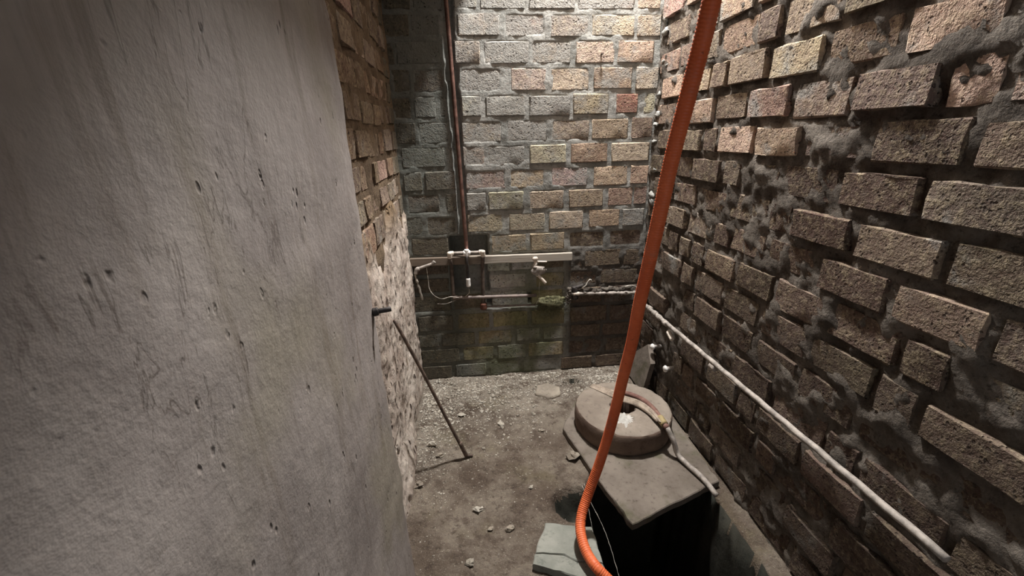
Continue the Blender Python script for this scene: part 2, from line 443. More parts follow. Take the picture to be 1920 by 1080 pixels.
# ---- back wall
COURSES=[
 (2.095,2.222,[(-0.355,-0.221,'k'),(-0.208,-0.064,'G'),(-0.006,0.108,'G'),(0.121,0.356,'G'),(0.372,0.612,'g'),(0.626,0.934,'g'),(0.948,1.072,'o')]),
 (1.973,2.095,[(-0.37,-0.238,'k'),(-0.228,-0.084,'G'),(0.004,0.222,'g'),(0.244,0.463,'p'),(0.483,0.689,'p'),(0.703,0.94,'t'),(0.951,1.083,'o')]),
 (1.846,1.973,[(-0.374,-0.326,'k'),(-0.315,-0.094,'G'),(-0.017,0.115,'p'),(0.132,0.375,'g'),(0.384,0.598,'g'),(0.621,0.834,'t'),(0.852,1.053,'o')]),
 (1.713,1.846,[(-0.348,-0.255,'k'),(-0.242,-0.079,'d'),(0.002,0.217,'g'),(0.271,0.464,'p'),(0.487,0.701,'t'),(0.722,0.943,'o'),(0.962,1.089,'t')]),
 (1.588,1.713,[(-0.357,-0.265,'k'),(-0.246,-0.134,'G'),(-0.119,-0.074,'G'),(0.005,0.109,'g'),(0.132,0.347,'g'),(0.37,0.601,'g'),(0.613,0.815,'o'),(0.858,0.983,'r'),(1.02,1.082,'t')]),
 (1.458,1.588,[(-0.357,-0.25,'k'),(-0.235,-0.072,'G'),(-0.005,0.217,'p'),(0.244,0.471,'g'),(0.486,0.714,'p'),(0.723,0.937,'o'),(0.955,1.078,'d2')]),
 (1.33,1.458,[(-0.343,-0.101,'G'),(-0.093,-0.063,'d'),(-0.004,0.115,'p'),(0.132,0.343,'g'),(0.371,0.579,'t'),(0.607,0.822,'r2'),(0.844,1.07,'o')]),
 (1.203,1.33,[(-0.341,-0.241,'d'),(-0.224,-0.054,'d'),(0.0,0.231,'p'),(0.249,0.459,'y'),(0.494,0.711,'p'),(0.746,0.951,'o'),(0.967,1.074,'o')]),
 (1.078,1.203,[(-0.339,-0.15,'d'),(-0.111,-0.056,'d'),(0.002,0.113,'g'),(0.125,0.334,'y'),(0.359,0.571,'o'),(0.6,0.809,'o'),(0.838,0.989,'r2'),(0.996,1.075,'d2')]),
 (0.952,1.078,[(-0.358,-0.258,'d'),(-0.236,-0.058,'d'),(-0.002,0.211,'y'),(0.243,0.46,'t'),(0.483,0.69,'o'),(0.726,0.918,'o'),(0.934,1.068,'g2')]),
 (0.829,0.952,[(-0.334,-0.119,'r3'),(0.131,0.35,'o'),(0.369,0.578,'o'),(0.598,0.835,'d2'),(0.851,1.065,'d2')]),
 (0.702,0.829,[(-0.346,-0.128,'r3'),(0.106,0.243,'w2'),(0.256,0.394,'w2'),(0.408,0.581,'k'),(0.628,0.695,'d2'),(0.705,0.943,'d2'),(0.957,1.064,'d2')]),
 (0.589,0.702,[(-0.348,-0.133,'r3'),(0.115,0.343,'w'),(0.407,0.583,'y2'),(0.61,0.795,'d2'),(0.809,1.059,'d2')]),
 (0.462,0.589,[(-0.357,-0.129,'k'),(-0.115,0.067,'k'),(0.123,0.352,'G'),(0.373,0.578,'y2'),(0.619,0.828,'k'),(0.846,1.065,'k')]),
 (0.334,0.462,[(-0.343,-0.124,'k'),(-0.097,0.105,'y2'),(0.125,0.351,'y2'),(0.372,0.587,'y2'),(0.622,0.87,'k'),(0.888,1.071,'k')]),
 (0.226,0.334,[(-0.347,-0.226,'k'),(-0.206,0.004,'k'),(0.028,0.245,'y2'),(0.273,0.427,'G'),(0.448,0.603,'G'),(0.632,0.825,'d2'),(0.843,1.072,'k')]),
 (0.107,0.226,[(-0.344,-0.098,'k'),(-0.078,0.123,'y2'),(0.148,0.334,'G'),(0.352,0.584,'y2'),(0.609,0.845,'k'),(0.867,1.073,'k')]),
 (-0.002,0.107,[(-0.34,-0.154,'k'),(-0.133,0.07,'G'),(0.091,0.29,'G'),(0.311,0.542,'G'),(0.564,0.784,'k'),(0.806,1.081,'k')]),
]

def in_brick(x, z, m):
    for z0, z1, row in COURSES:
        if z0 + m < z < z1 - m:
            for x0, x1, c in row:
                if x0 + m * 0.7 < x < x1 - m * 0.7: return True
    return False
def f_back(u, v):
    x = -0.42 + 1.56 * u; z = -0.06 + 3.86 * v
    y = B + 0.002 + 0.0035 * fn((x, 0, z), 11, 3) + 0.0015 * fn((x, 3, z), 34, 2) + recess(x, z)
    y -= 0.0022 * sst(0.75, 0.25, x) * sst(0.85, 1.15, z)
    if in_brick(x, z, 0.021): y = max(y, B + 0.008 + recess(x, z))
    y += 0.007 * sst(0.58, 0.64, x) * sst(0.86, 0.76, z) * fn((x, 7, z), 16, 3)
    return (x, y, z)
wb = obj('wall_back', grid_mesh(156, 386, f_back), M['mortar'], kind='structure')
for z0, z1, row in COURSES:
    for k, (x0, x1, code) in enumerate(row):
        h = (z1 - z0) - random.uniform(0.016, 0.024); w_ = x1 - x0
        zc = (z0 + z1) / 2 + random.uniform(-0.003, 0.003); xc = (x0 + x1) / 2
        if code in ('k', 'd2') and xc > 0.6: tpl = random.choice(TPLR)
        elif code == 'r': tpl = random.choice(TPLR)
        else: tpl = random.choice(TPL)
        rgh = xc > 0.6 and zc < 0.9
        pro = random.uniform(-0.007, 0.008) if rgh else random.uniform(-0.003, 0.003)
        d = 0.012 if (0.47 < zc < 0.83 and xc < 0.6) else 0.0
        brick(wb, (xc, B + d - 0.002 + pro, zc), (w_, 0.045, h), 0, code, tpl, random.uniform(-0.04, 0.04) if rgh else random.uniform(-0.014, 0.014))
for k in range(11):                                 # courses above the frame, up the light shaft
    z = 2.285 + 0.127 * k; x = -0.34 + (0.12 if k % 2 else 0)
    while x < 1.0:
        brick(wb, (min(x + 0.115, 0.97), B - 0.003, z), (0.22, 0.045, 0.107), 0, random.choice('gptw'), random.choice(TPL)); x += 0.25

# ---- left wall: brick above, rough plaster below
def f_left(u, v):
    y = 2.62 - 1.62 * u; z = -0.06 + 3.36 * v
    return (XL - 0.006 + 0.009 * fn((4, y, z), 9, 4), y, z)
wl = obj('wall_left', grid_mesh(110, 200, f_left), M['mortar_l'], kind='structure')
k = 0; z = 1.09
while z < 2.42:
    h = random.uniform(0.098, 0.122); y = 2.53 - random.uniform(0, 0.1); 
    while y > 1.25:
        L = random.choice((0.11, 0.12, 0.22, 0.23, 0.17))
        tz = z + h / 2 + 0.012 * fn((0, y, z), 3, 2)
        brick(wl, (XL + random.uniform(-0.006, 0.005), y - L / 2, tz), (L - 0.016, 0.05, h - random.uniform(0.012, 0.022)), math.pi / 2,
              random.choices(('l', 'd2', 'k', 'r2'), (4, 2, 2, 1))[0], random.choice(TPLR), random.uniform(-0.04, 0.04))
        y -= L
    z += h + 0.004
def f_plaster(u, v):
    y = 2.60 - 1.6 * u; z = -0.05 + 1.55 * v
    zb = 1.13 + 0.20 * noise.noise(Vector((y * 3.1, 0, 4))) + 0.05 * noise.noise(Vector((y * 13, 2, 4)))
    t = 0.030 * sst(zb + 0.05, zb - 0.04, z) - 0.030
    x = XL + 0.010 + t + 0.012 * fn((1, y, z), 4.5, 4) + 0.006 * fn((2, y, z), 19, 3)
    pit = noise.noise(Vector((y * 26, 5, z * 11)))
    if pit > 0.34: x -= 0.012 * sst(0.34, 0.5, pit)
    x += 0.03 * sst(0.25, 0.0, z) * sst(2.3, 1.5, y)
    return (x, y, z)
obj('rough_plaster', grid_mesh(170, 160, f_plaster), M['plaster'], wl)

# ---- plastered pier at the doorway, nearer on the left
def pier():
    v = []; f = []; nz = 90; prof = []
    ys = [-1.0 + 0.06 * i for i in range(35)]
    for j in range(nz + 1):
        z = -0.05 + 2.6 * j / nz; yc = 1.096 + 0.0587 * (1.5 - z)
        row = []
        for y in ys:
            row.append((-0.26, min(y, yc - 0.03)))
        for a in range(0, 91, 15):
            t = math.radians(a); row.append((-0.285 + 0.025 * math.cos(t), yc - 0.025 + 0.025 * math.sin(t)))
        row += [(-0.32, yc), (-0.37, yc), (-0.42, yc)]
        for (x, y) in row:
            d = 0.007 * fn((0, y, z), 2.2, 3) + 0.003 * fn((0, y, z), 12, 3)
            v.append((x + d, y + d * 0.6 * sst(0.9, 1.05, y), z))
        m = len(row)
    for j in range(nz):
        for i in range(m - 1): f.append((j * m + i, j * m + i + 1, (j + 1) * m + i + 1, (j + 1) * m + i))
    return mesh(v, f)
obj('wall_doorway', pier(), M['smooth'], kind='structure')

# ---- right wall
def f_right(u, v):
    y = -1.0 + 3.62 * u; z = -0.95 + 4.75 * v
    return (XR + 0.006 - 0.016 * fn((6, y, z), 10, 4) - 0.008 * fn((2, y, z), 30, 2), y, z)
wr = obj('wall_right', grid_mesh(240, 310, f_right), M['mortar_r'], kind='structure')
z = 0.0; k = 0
while z < 2.5:
    h = 0.127; y = 2.52 - (0.06 if k % 2 else 0.0)
    while y > 0.42:
        L = random.choice((0.125, 0.24, 0.25, 0.23, 0.25))
        if z < 0.75 and 2.02 < y - L / 2 < 2.22 and z > 0.1: y -= L; continue      # bricks lost behind the pipe stubs
        hi = z > 1.45 + 0.25 * noise.noise(Vector((y * 2, z, 3)))
        code = random.choices(('o', 'r2', 'd2', 'k'), (4, 3, 2, 1))[0] if hi else random.choices(('b', 'k', 'd2'), (5, 4, 1))[0]
        brick(wr, (XR + random.uniform(-0.012, 0.008), y - L / 2, z + h / 2 + 0.006 * noise.noise(Vector((y * 3, z * 5, 1)))),
              (L - 0.02, 0.05, h - random.uniform(0.018, 0.034)), -math.pi / 2, code, random.choice(TPLR), random.uniform(-0.05, 0.05))
        y -= L
    z += h; k += 1
for k in range(22):                                 # lumps of mortar squeezed out along the corner and the beds
    z = 2.22 - 0.086 * k + random.uniform(-0.035, 0.035); r = random.uniform(0.006, 0.018)
    p = part('mortar_lump', blob((XR + 0.002, B - random.uniform(0.0, 0.12), z), (r * 0.8, r * random.uniform(1, 4), r * random.uniform(0.6, 1.6)), k, 0.95, 9, 6), M['mortar'], wr)

# ---- ceiling with the raised light shaft in the far right corner
def boxm(x0, x1, y0, y1, z0, z1):
    v = [(x, y, z) for z in (z0, z1) for y in (y0, y1) for x in (x0, x1)]
    return mesh(v, [(0, 2, 3, 1), (4, 5, 7, 6), (0, 1, 5, 4), (2, 6, 7, 3), (0, 4, 6, 2), (1, 3, 7, 5)])
ce = obj('ceiling', join([boxm(-0.5, 1.2, -1.0, 1.30, 2.42, 2.52), boxm(-0.5, 0.20, 1.30, 2.65, 2.42, 2.52), boxm(0.14, 0.20, 1.30, 2.65, 2.52, 3.75),
                          boxm(0.14, 1.2, 1.24, 1.30, 2.52, 3.75), boxm(0.14, 1.2, 1.24, 2.65, 3.75, 3.83)]), M['ceil'], kind='structure', smooth=False)

# ---- dirt floor with the open pit
PIT = [(0.36, 0.72), (0.355, 1.05), (0.385, 1.30), (0.39, 1.42), (0.455, 1.52), (0.53, 1.62), (0.57, 1.85), (1.00, 1.85), (1.00, 0.72)]
def pit_dist(x, y):
    ins = False; best = 9.0; n = len(PIT)
    for i in range(n):
        (ax, ay), (bx, by) = PIT[i], PIT[(i + 1) % n]
        if (ay > y) != (by > y) and x < (bx - ax) * (y - ay) / (by - ay) + ax: ins = not ins
        dx, dy = bx - ax, by - ay; t = max(0, min(1, ((x - ax) * dx + (y - ay) * dy) / (dx * dx + dy * dy)))
        best = min(best, math.hypot(x - ax - t * dx, y - ay - t * dy))
    return best if ins else -best
def floor_z(x, y):
    z = 0.010 * fn((x, y, 0), 3.2, 4) + 0.005 * fn((x, y, 2), 17, 3)
    z += 0.004 * fn((x, y, 2), 55, 2) * sst(1.6, 2.1, y)
    z *= 1 - 0.8 * sst(0.40, 0.55, x) * sst(2.25, 2.15, y)
    z -= 0.13 * sst(0.115, 0.03, math.hypot(x - 0.395, (y - 1.425) * 1.05) + 0.02 * noise.noise(Vector((x * 20, y * 20, 4))))
    z -= 0.075 * sst(0.040, 0.018, math.hypot((x - 0.613) * 0.55, (y - 2.394) * 1.6) + 0.01 * noise.noise(Vector((x * 40, y * 40, 1))))
    return z
def f_floor(u, v):
    x = -0.44 + 1.58 * u; y = -1.0 + 3.6 * v; z = floor_z(x, y)
    if 0.3 < x < 1.05 and 0.68 < y < 1.9:
        z -= 0.9 * sst(0.0, 0.045, pit_dist(x, y) + 0.008 * noise.noise(Vector((x * 18, y * 18, 0))))
    return (x, y, z)
fme = grid_mesh(158, 360, f_floor); fme.materials.append(M['floor']); fme.materials.append(M['soil'])
for p in fme.polygons:
    if p.center.z < -0.035: p.material_index = 1  # faces below floor level take the darker soil
fl = obj('floor', fme, None, kind='structure')

# crumbs of mortar and grit, thickest along the foot of the walls
def grit():
    rnd = random.Random(5); v = []; f = []
    O = [(1, 0, 0), (0, 1, 0), (-1, 0, 0), (0, -1, 0), (0, 0, 1), (0, 0, -1)]
    T = [(0, 1, 4), (1, 2, 4), (2, 3, 4), (3, 0, 4), (1, 0, 5), (2, 1, 5), (3, 2, 5), (0, 3, 5)]
    n = 0
    while n < 5200:
        q = rnd.random()
        if q < 0.55: x, y = rnd.uniform(-0.33, 0.95), 2.53 - abs(rnd.gauss(0, 0.2))
        elif q < 0.75: x, y = -0.33 + abs(rnd.gauss(0, 0.12)), rnd.uniform(1.5, 2.5)
        else: x, y = rnd.uniform(-0.30, 0.36), 2.4 - abs(rnd.gauss(0, 0.55))
        if y > 2.53 or (x > 0.42 and y < 2.12) or x > 1.04: continue
        r = min(0.011, 0.0020 + rnd.expovariate(1 / 0.0018)); r *= 0.55 + 0.45 * sst(1.6, 2.1, y); z = floor_z(x, y) + r * 0.35; a = rnd.uniform(0, 6.28); o = len(v)
        for (p, q2, s) in O:
            j = rnd.uniform(0.6, 1.25) * r; X, Y = p * j * 1.3, q2 * j
            v.append((x + X * math.cos(a) - Y * math.sin(a), y + X * math.sin(a) + Y * math.cos(a), z + s * j * 0.7))
        f += [tuple(i + o for i in t) for t in T]; n += 1
    return mesh(v, f)
obj('grit', grit(), M['chip'], label='pale crumbs of mortar and grit scattered over the dirt floor', cat='grit', kind='stuff', smooth=False)

# ================================================================ THINGS
# ---- copper pipework on the back wall
YP = B - 0.028
pw = empty('copper_pipework', (-0.014, YP, 0.55), 'thin copper riser on back wall branching through a white tee into drop pipes', 'pipework')
rp = [Vector((riser_x(z), B - 0.014 + 0.003 * math.sin(z * 5), z)) for z in [2.42 - 0.04 * i for i in range(40)]]
part('riser_pipe', tube(rp + [Vector((riser_x(0.85), YP, 0.855))], 0.0115, 12), M['copper'], pw)
part('tee_joint', join([rod((-0.015, YP, 0.872), (-0.015, YP, 0.828), 0.015), rod((-0.037, YP, 0.85), (0.007, YP, 0.85), 0.0145)]), M['white'], pw, label='white tee joint')
part('cross_pipe', rod((-0.115, YP, 0.852), (0.082, YP, 0.850), 0.009), M['greypipe'], pw)
for x in (-0.115, 0.080):
    part('elbow', join([rod((x, YP - 0.012, 0.862), (x, YP - 0.004, 0.822), 0.0145, 12), rod((x, YP, 0.851), (x + (0.024 if x < 0 else -0.024), YP, 0.851), 0.0135)]), M['cream'], pw)
yb = B - 0.012
part('drop_pipe', tube(catmull([(-0.115, YP - 0.006, 0.835), (-0.112, YP - 0.004, 0.79), (-0.110, yb, 0.74), (-0.110, yb, 0.572)], 0.02), 0.0105), M['oldcopper'], pw)
part('drop_pipe', tube(catmull([(0.080, YP - 0.006, 0.83), (0.077, YP - 0.004, 0.79), (0.074, yb, 0.74), (0.071, yb, 0.49)], 0.02), 0.0115), M['oldcopper'], pw)
part('stub_pipe', tube(catmull([(-0.015, YP - 0.004, 0.835), (-0.018, YP - 0.012, 0.80), (-0.016, YP, 0.74), (-0.016, YP, 0.675)], 0.02), 0.0095), M['darkmetal'], pw)
part('end_cap', rod((-0.016, YP, 0.692), (-0.015, YP, 0.638), 0.0135), M['white'], pw, label='white plastic end cap')
part('rail_pipe', rod((-0.118, yb - 0.006, 0.567), (0.402, yb - 0.006, 0.552), 0.0105), M['railpipe'], pw)
part('rail_coupling', rod((-0.118, yb - 0.006, 0.567), (-0.055, yb - 0.006, 0.565), 0.014), M['oldcopper'], pw)
part('floor_flange', rod((0.070, yb, 0.52), (0.070, yb, 0.478), 0.022), M['rust'], pw)
part('lower_pipe', rod((0.074, yb + 0.006, 0.492), (0.40, yb + 0.006, 0.484), 0.006), M['railpipe'], pw)

# ---- batten
def batten():
    v = []; f = []; n = 40
    for i in range(n + 1):
        t = i / n; x = -0.350 + 0.976 * t; zt = 0.827 - 0.013 * t
        h = 0.049 + 0.002 * noise.noise(Vector((x * 8, 0, 0)))
        y0 = B - 0.016; j = 0.0015 * noise.noise(Vector((x * 20, 4, 0)))
        for (y, z) in ((B + 0.02, zt), (y0 + 0.003, zt + j), (y0, zt - 0.003 + j), (y0, zt - h + 0.003), (y0 + 0.003, zt - h), (B + 0.02, zt - h)):
            v.append((x, y, z))
    for i in range(n):
        for k in range(6): f.append((i * 6 + k, i * 6 + (k + 1) % 6, (i + 1) * 6 + (k + 1) % 6, (i + 1) * 6 + k))
    f.append(tuple(range(5, -1, -1))); f.append(tuple(n * 6 + k for k in range(6)))
    return mesh(v, f)
obj('wooden_batten', batten(), M['wood'], label='long pale wooden batten fixed level across the back wall', cat='batten', smooth=False)

# ---- valve hanging on the batten, right
tp = empty('stop_tap', (0.40, YP - 0.01, 0.72), 'cream plastic tap with lever and angled spout below the pale end of the batten', 'tap')
yt = YP - 0.014
part('inlet', join([rod((0.390, yt, 0.800), (0.396, yt, 0.755), 0.010), blob((0.392, yt, 0.796), (0.017, 0.014, 0.014), 3, 0.3), rod((0.396, yt, 0.768), (0.384, yt, 0.738), 0.011)]), M['cream'], tp)
part('lever', rod((0.405, yt - 0.006, 0.779), (0.462, yt - 0.010, 0.776), 0.0055), M['cream'], tp)
part('valve_body', join([blob((0.412, yt, 0.720), (0.042, 0.020, 0.032), 8, 0.4, 14, 9), rod((0.380, yt - 0.006, 0.746), (0.446, yt - 0.006, 0.738), 0.010)]), M['greypipe'], tp)
part('spout', join([rod((0.404, yt, 0.700), (0.455, yt - 0.012, 0.640), 0.0095), rod((0.398, yt, 0.707), (0.414, yt - 0.003, 0.688), 0.014)]), M['cream'], tp)

# ---- crank of pipe, left, with a dusty rag of web
cr = empty('pipe_crank', (-0.30, YP - 0.01, 0.74), 'dusty cranked pipe end sticking out under the dark left end of the batten', 'pipe')
yc_ = YP - 0.016
part('arm', join([rod((-0.205, yc_, 0.812), (-0.218, yc_, 0.797), 0.011), rod((-0.216, yc_, 0.799), (-0.306, yc_, 0.772), 0.0085)]), M['greypipe'], cr)
part('elbow', join([rod((-0.296, yc_, 0.773), (-0.316, yc_, 0.768), 0.0125), rod((-0.310, yc_, 0.772), (-0.324, yc_, 0.740), 0.0125)]), M['greypipe'], cr)
def strand(pts, r, jit=0.0, n=5, rag=0.0):
    P = catmull(pts, 0.012)
    P = [p + Vector((random.uniform(-1, 1), random.uniform(-1, 1), random.uniform(-1, 1))) * rag for p in P]
    return tube(P, [r * random.uniform(1 - jit, 1 + jit) for _ in P], n)
def web(name, pts, r, jit, label, n=6, rag=0.0, mat='web'):
    me = strand(pts, r, jit, n, rag); return obj(name, me, M[mat], label=label, cat='cobweb', group='dusty cobweb strands')
web('cobweb', [(-0.324, yc_, 0.742), (-0.318, yc_ + 0.005, 0.69), (-0.305, yc_ + 0.01, 0.63), (-0.30, yc_ + 0.02, 0.57)], 0.006, 0.6, 'thick clotted cobweb rope hanging from the cranked pipe end', 7, 0.002)
web('cobweb', [(-0.255, yc_, 0.785), (-0.252, yc_, 0.70), (-0.25, yc_, 0.645), (-0.225, yc_, 0.60), (-0.18, yc_, 0.575), (-0.13, yc_, 0.585), (-0.08, yb - 0.02, 0.572)], 0.0018, 0.6, 'thin cobweb strand looping from the cranked pipe to the copper rail')
web('cobweb', [(-0.21, yc_, 0.545), (-0.16, yc_ + 0.01, 0.538), (-0.10, yb - 0.01, 0.552)], 0.0012, 0.4, 'short level cobweb strand just below the left end of the copper rail')
web('cobweb', [(0.42, yt, 0.655), (0.415, yt, 0.60), (0.418, yt + 0.01, 0.54), (0.40, yt + 0.015, 0.50)], 0.0014, 0.5, 'fine cobweb strand dangling under the angled tap spout')
web('cobweb', [(-0.016, YP, 0.64), (-0.014, YP, 0.60), (-0.04, yb - 0.02, 0.575)], 0.0012, 0.5, 'fine cobweb strand dangling under the white end cap')

# ---- crusted pipe along the right part of the back wall
cp = empty('crusted_pipe', (0.62, B - 0.03, 0.54), 'pale crusted pipe running along the dark right side of back wall', 'pipe')
part('pipe', tube([Vector((0.625 + 0.43 * i / 40, B - 0.028 + 0.002 * math.sin(i), 0.553 - 0.020 * i / 40)) for i in range(41)], [0.010 * random.uniform(0.85, 1.35) for _ in range(41)], 9, True, 0.18), M['greypipe'], cp)
part('sleeve', rod((0.632, B - 0.030, 0.553), (0.675, B - 0.030, 0.551), 0.0125), M['cream'], cp)
part('flange', join([rod((0.640, B - 0.022, 0.598), (0.650, B - 0.022, 0.512), 0.019, 10, 0.15), rod((0.640, B - 0.02, 0.585), (0.700, B - 0.02, 0.602), 0.012)]), M['darkmetal'], cp)
part('crust', join([blob((0.605 + 0.006 * random.uniform(-1, 1), B - 0.03, 0.50 + 0.014 * i), (0.014, 0.012, 0.012), i, 0.7) for i in range(7)]), M['mortar_r'], cp)
part('crust', join([blob((0.70 + 0.036 * i, B - 0.012, 0.563 + 0.006 * math.sin(i * 1.7)), (0.030, 0.015, 0.012), i + 20, 0.8, 12, 8) for i in range(9)]), M['mortar_r'], cp)
web('cobweb', [(0.965, B - 0.04, 0.585), (1.01, B - 0.045, 0.592), (1.04, B - 0.05, 0.575), (1.03, B - 0.05, 0.548), (0.98, B - 0.045, 0.540)], 0.003, 0.6, 'looped dusty strand at the corner end of the crusted pipe', 6, 0.002)
web('cobweb', [(0.69, B - 0.03, 0.585), (0.72, B - 0.04, 0.62), (0.735, B - 0.035, 0.645), (0.75, B - 0.03, 0.63)], 0.004, 0.7, 'tangled dusty strand rising above the dark flange of the crusted pipe', 6, 0.003)

# ---- moss cushion below it
def moss():
    rnd = random.Random(3); v = []; f = []
    for k in range(2600):
        x = rnd.gauss(0.50, 0.06); z = rnd.gauss(0.465, 0.035)
        if not (0.39 < x < 0.64 and 0.33 < z < 0.565): continue
        y = B - 0.008 - 0.014 * math.exp(-((x - 0.51) / 0.07) ** 2 - ((z - 0.50) / 0.05) ** 2) * rnd.uniform(0.4, 1)
        a = rnd.uniform(0, 6.28); L = rnd.uniform(0.004, 0.011); o = len(v)
        d = Vector((math.cos(a) * 0.8, -0.7, math.sin(a) * 0.8)).normalized() * L; s = Vector((math.sin(a), 0, -math.cos(a))) * 0.0014
        p = Vector((x, y, z)); v += [p - s, p + s, p + d]; f.append((o, o + 1, o + 2))
    return mesh(v, f)
base = blob((0.495, B + 0.008, 0.495), (0.085, 0.020, 0.030), 11, 1.0, 26, 18)
mo = obj('moss_cushion', join([base, moss()]), M['moss'], label='green moss cushion growing on back wall beneath the tap', cat='moss', kind='stuff')

# ---- nail in a brick
nl = empty('nail', (0.760, B - 0.004, 1.895), 'rusty nail sticking out of a tan brick high on the right of back wall', 'nail')
part('shank', rod((0.760, B + 0.008, 1.893), (0.762, B - 0.018, 1.899), 0.004, 8), M['iron'], nl)
part('head', rod((0.762, B - 0.017, 1.899), (0.762, B - 0.022, 1.900), 0.0075, 10), M['iron'], nl)

# ---- right wall pipes
rw = empty('wall_pipe', (1.05, 2.2, 0.51), 'dusty jointed pipe running along right wall behind the orange hose', 'pipe')
part('pipe', tube([Vector((1.045 + 0.002 * math.sin(i * 2.0), 2.40 - 0.048 * i, 0.506 + 0.0016 * i)) for i in range(38)], 0.0105, 10, True, 0.06), M['greypipe'], rw)
for y in (2.30, 2.22, 2.165, 2.085, 1.60): part('coupling', rod((1.045, y + 0.02, 0.511), (1.045, y - 0.02, 0.513), 0.0155, 10, 0.08), M['greypipe'], rw)
part('branch', rod((1.046, 2.045, 0.478), (1.046, 1.99, 0.455), 0.0125, 10, 0.05), M['cream'], rw)
for lab, (y, z) in (('round white pipe stub on right wall, the upper one nearer the back', (2.191, 0.313)), ('round white pipe stub on right wall, the lower one nearer the disc', (2.010, 0.270))):
    st = empty('pipe_stub', (1.06, y, z), lab, 'pipe stub', 'white pipe stubs on the right wall')
    part('stub', rod((1.10, y + 0.004, z + 0.002), (1.040, y, z), 0.011, 10), M['greypipe'], st)
    part('cap', blob((1.036, y, z), (0.014, 0.019, 0.019), 2, 0.15, 12, 8), M['white'], st)

# ---- stone slab leaning at the foot of the right wall, pale rock in the corner
def leaning():
    P = [(2.40, 0.02), (2.17, 0.02), (2.16, 0.22), (2.25, 0.30), (2.37, 0.19)]; v = []; f = []
    for d in (0.0, 0.028):
        for (y, z) in P: v.append((1.058 - 0.10 * (1 - z / 0.3) * 0.5 - d, y + 0.004 * random.uniform(-1, 1), z))
    n = len(P); f = [tuple(range(n)), tuple(range(2 * n - 1, n - 1, -1))] + [(k, n + k, n + (k + 1) % n, (k + 1) % n) for k in range(n)]
    return mesh(v, f)
obj('leaning_stone', leaning(), M['slab'], label='flat brown stone leaning on right wall behind the round disc', cat='stone', smooth=False)
obj('corner_rock', blob((1.005, 2.475, 0.045), (0.045, 0.05, 0.075), 4, 0.45, 14, 10), M['rock'], label='pale upright rock wedged in the far right corner', cat='rock')

# ---- floor slab, millstone
SL = [(0.44, 1.893), (0.475, 1.72), (0.512, 1.546), (0.581, 1.262), (0.79, 1.341), (1.045, 1.435), (1.045, 2.10), (0.80, 2.17), (0.56, 2.12), (0.49, 1.99)]
slab = obj('floor_slab', prism(SL, 0.002, 0.034, 0.010, 0.004, 0.03, 3), M['slab'], sharp=35, label='large worn stone slab reaching over the pit under the round disc', cat='slab')
DC = Vector((0.755, 1.875, 0)); DR = 0.246
def disc():
    n = 96; v = []; f = []
    prof = [(0.062, 0.036), (0.062, 0.146), (0.068, 0.152), (0.11, 0.153), (0.17, 0.1525), (0.215, 0.152), (DR - 0.018, 0.150), (DR - 0.006, 0.146), (DR, 0.136), (DR + 0.002, 0.09), (DR, 0.05), (DR - 0.006, 0.036)]
    for i in range(n):
        t = 2 * math.pi * i / n; c, s = math.cos(t), math.sin(t)
        for k, (r, z) in enumerate(prof):
            q = 0.005 * noise.noise(Vector((c * 2, s * 2, z * 9))) + 0.003 * noise.noise(Vector((c * 9, s * 9, z * 20)))
            ch = 0.018 * max(0, noise.noise(Vector((c * 5 + 2, s * 5, 3))) - 0.15) if 6 <= k <= 9 else 0
            if k < 2: q *= 2.2
            v.append((DC.x + (r + q - ch) * c, DC.y + (r + q - ch) * s, z + (0.002 * noise.noise(Vector((c * r * 14, s * r * 14, 1))) if 2 <= k < 8 else 0)))
    m = len(prof)
    for i in range(n):
        for k in range(m): f.append((i * m + k, ((i + 1) % n) * m + k, ((i + 1) % n) * m + (k + 1) % m, i * m + (k + 1) % m))
    return mesh(v, f)
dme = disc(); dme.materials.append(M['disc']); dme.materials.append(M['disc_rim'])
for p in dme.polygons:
    if math.hypot(p.normal.x, p.normal.y) > 0.75: p.material_index = 1  # upright faces of the disc take the darker brown stone
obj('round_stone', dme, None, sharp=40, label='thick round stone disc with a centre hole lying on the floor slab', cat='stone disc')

# ---- old hose on the disc, with the film of dust that hangs from it
oh = empty('old_hose', (0.85, 1.85, 0.155), 'dusty reddish hose end curving across the round stone disc', 'hose')
HP = [(0.775, 1.975, 0.168), (0.82, 1.935, 0.173), (0.862, 1.875, 0.175), (0.882, 1.79, 0.176), (0.880, 1.70, 0.180), (0.888, 1.645, 0.170)]
part('hose', tube(catmull(HP, 0.012), 0.0135, 12), M['oldhose'], oh)
part('collar', tube(catmull([(0.881, 1.712, 0.180), (0.880, 1.69, 0.180), (0.883, 1.665, 0.176)], 0.008), 0.0188, 14), M['brass'], oh, label='yellowed collar on the hose')
part('tail', tube(catmull([(0.888, 1.648, 0.172), (0.908, 1.61, 0.12), (0.925, 1.59, 0.06), (0.945, 1.53, 0.050), (0.97, 1.44, 0.050), (0.99, 1.36, 0.03)], 0.015), 0.012, 10), M['greypipe'], oh)
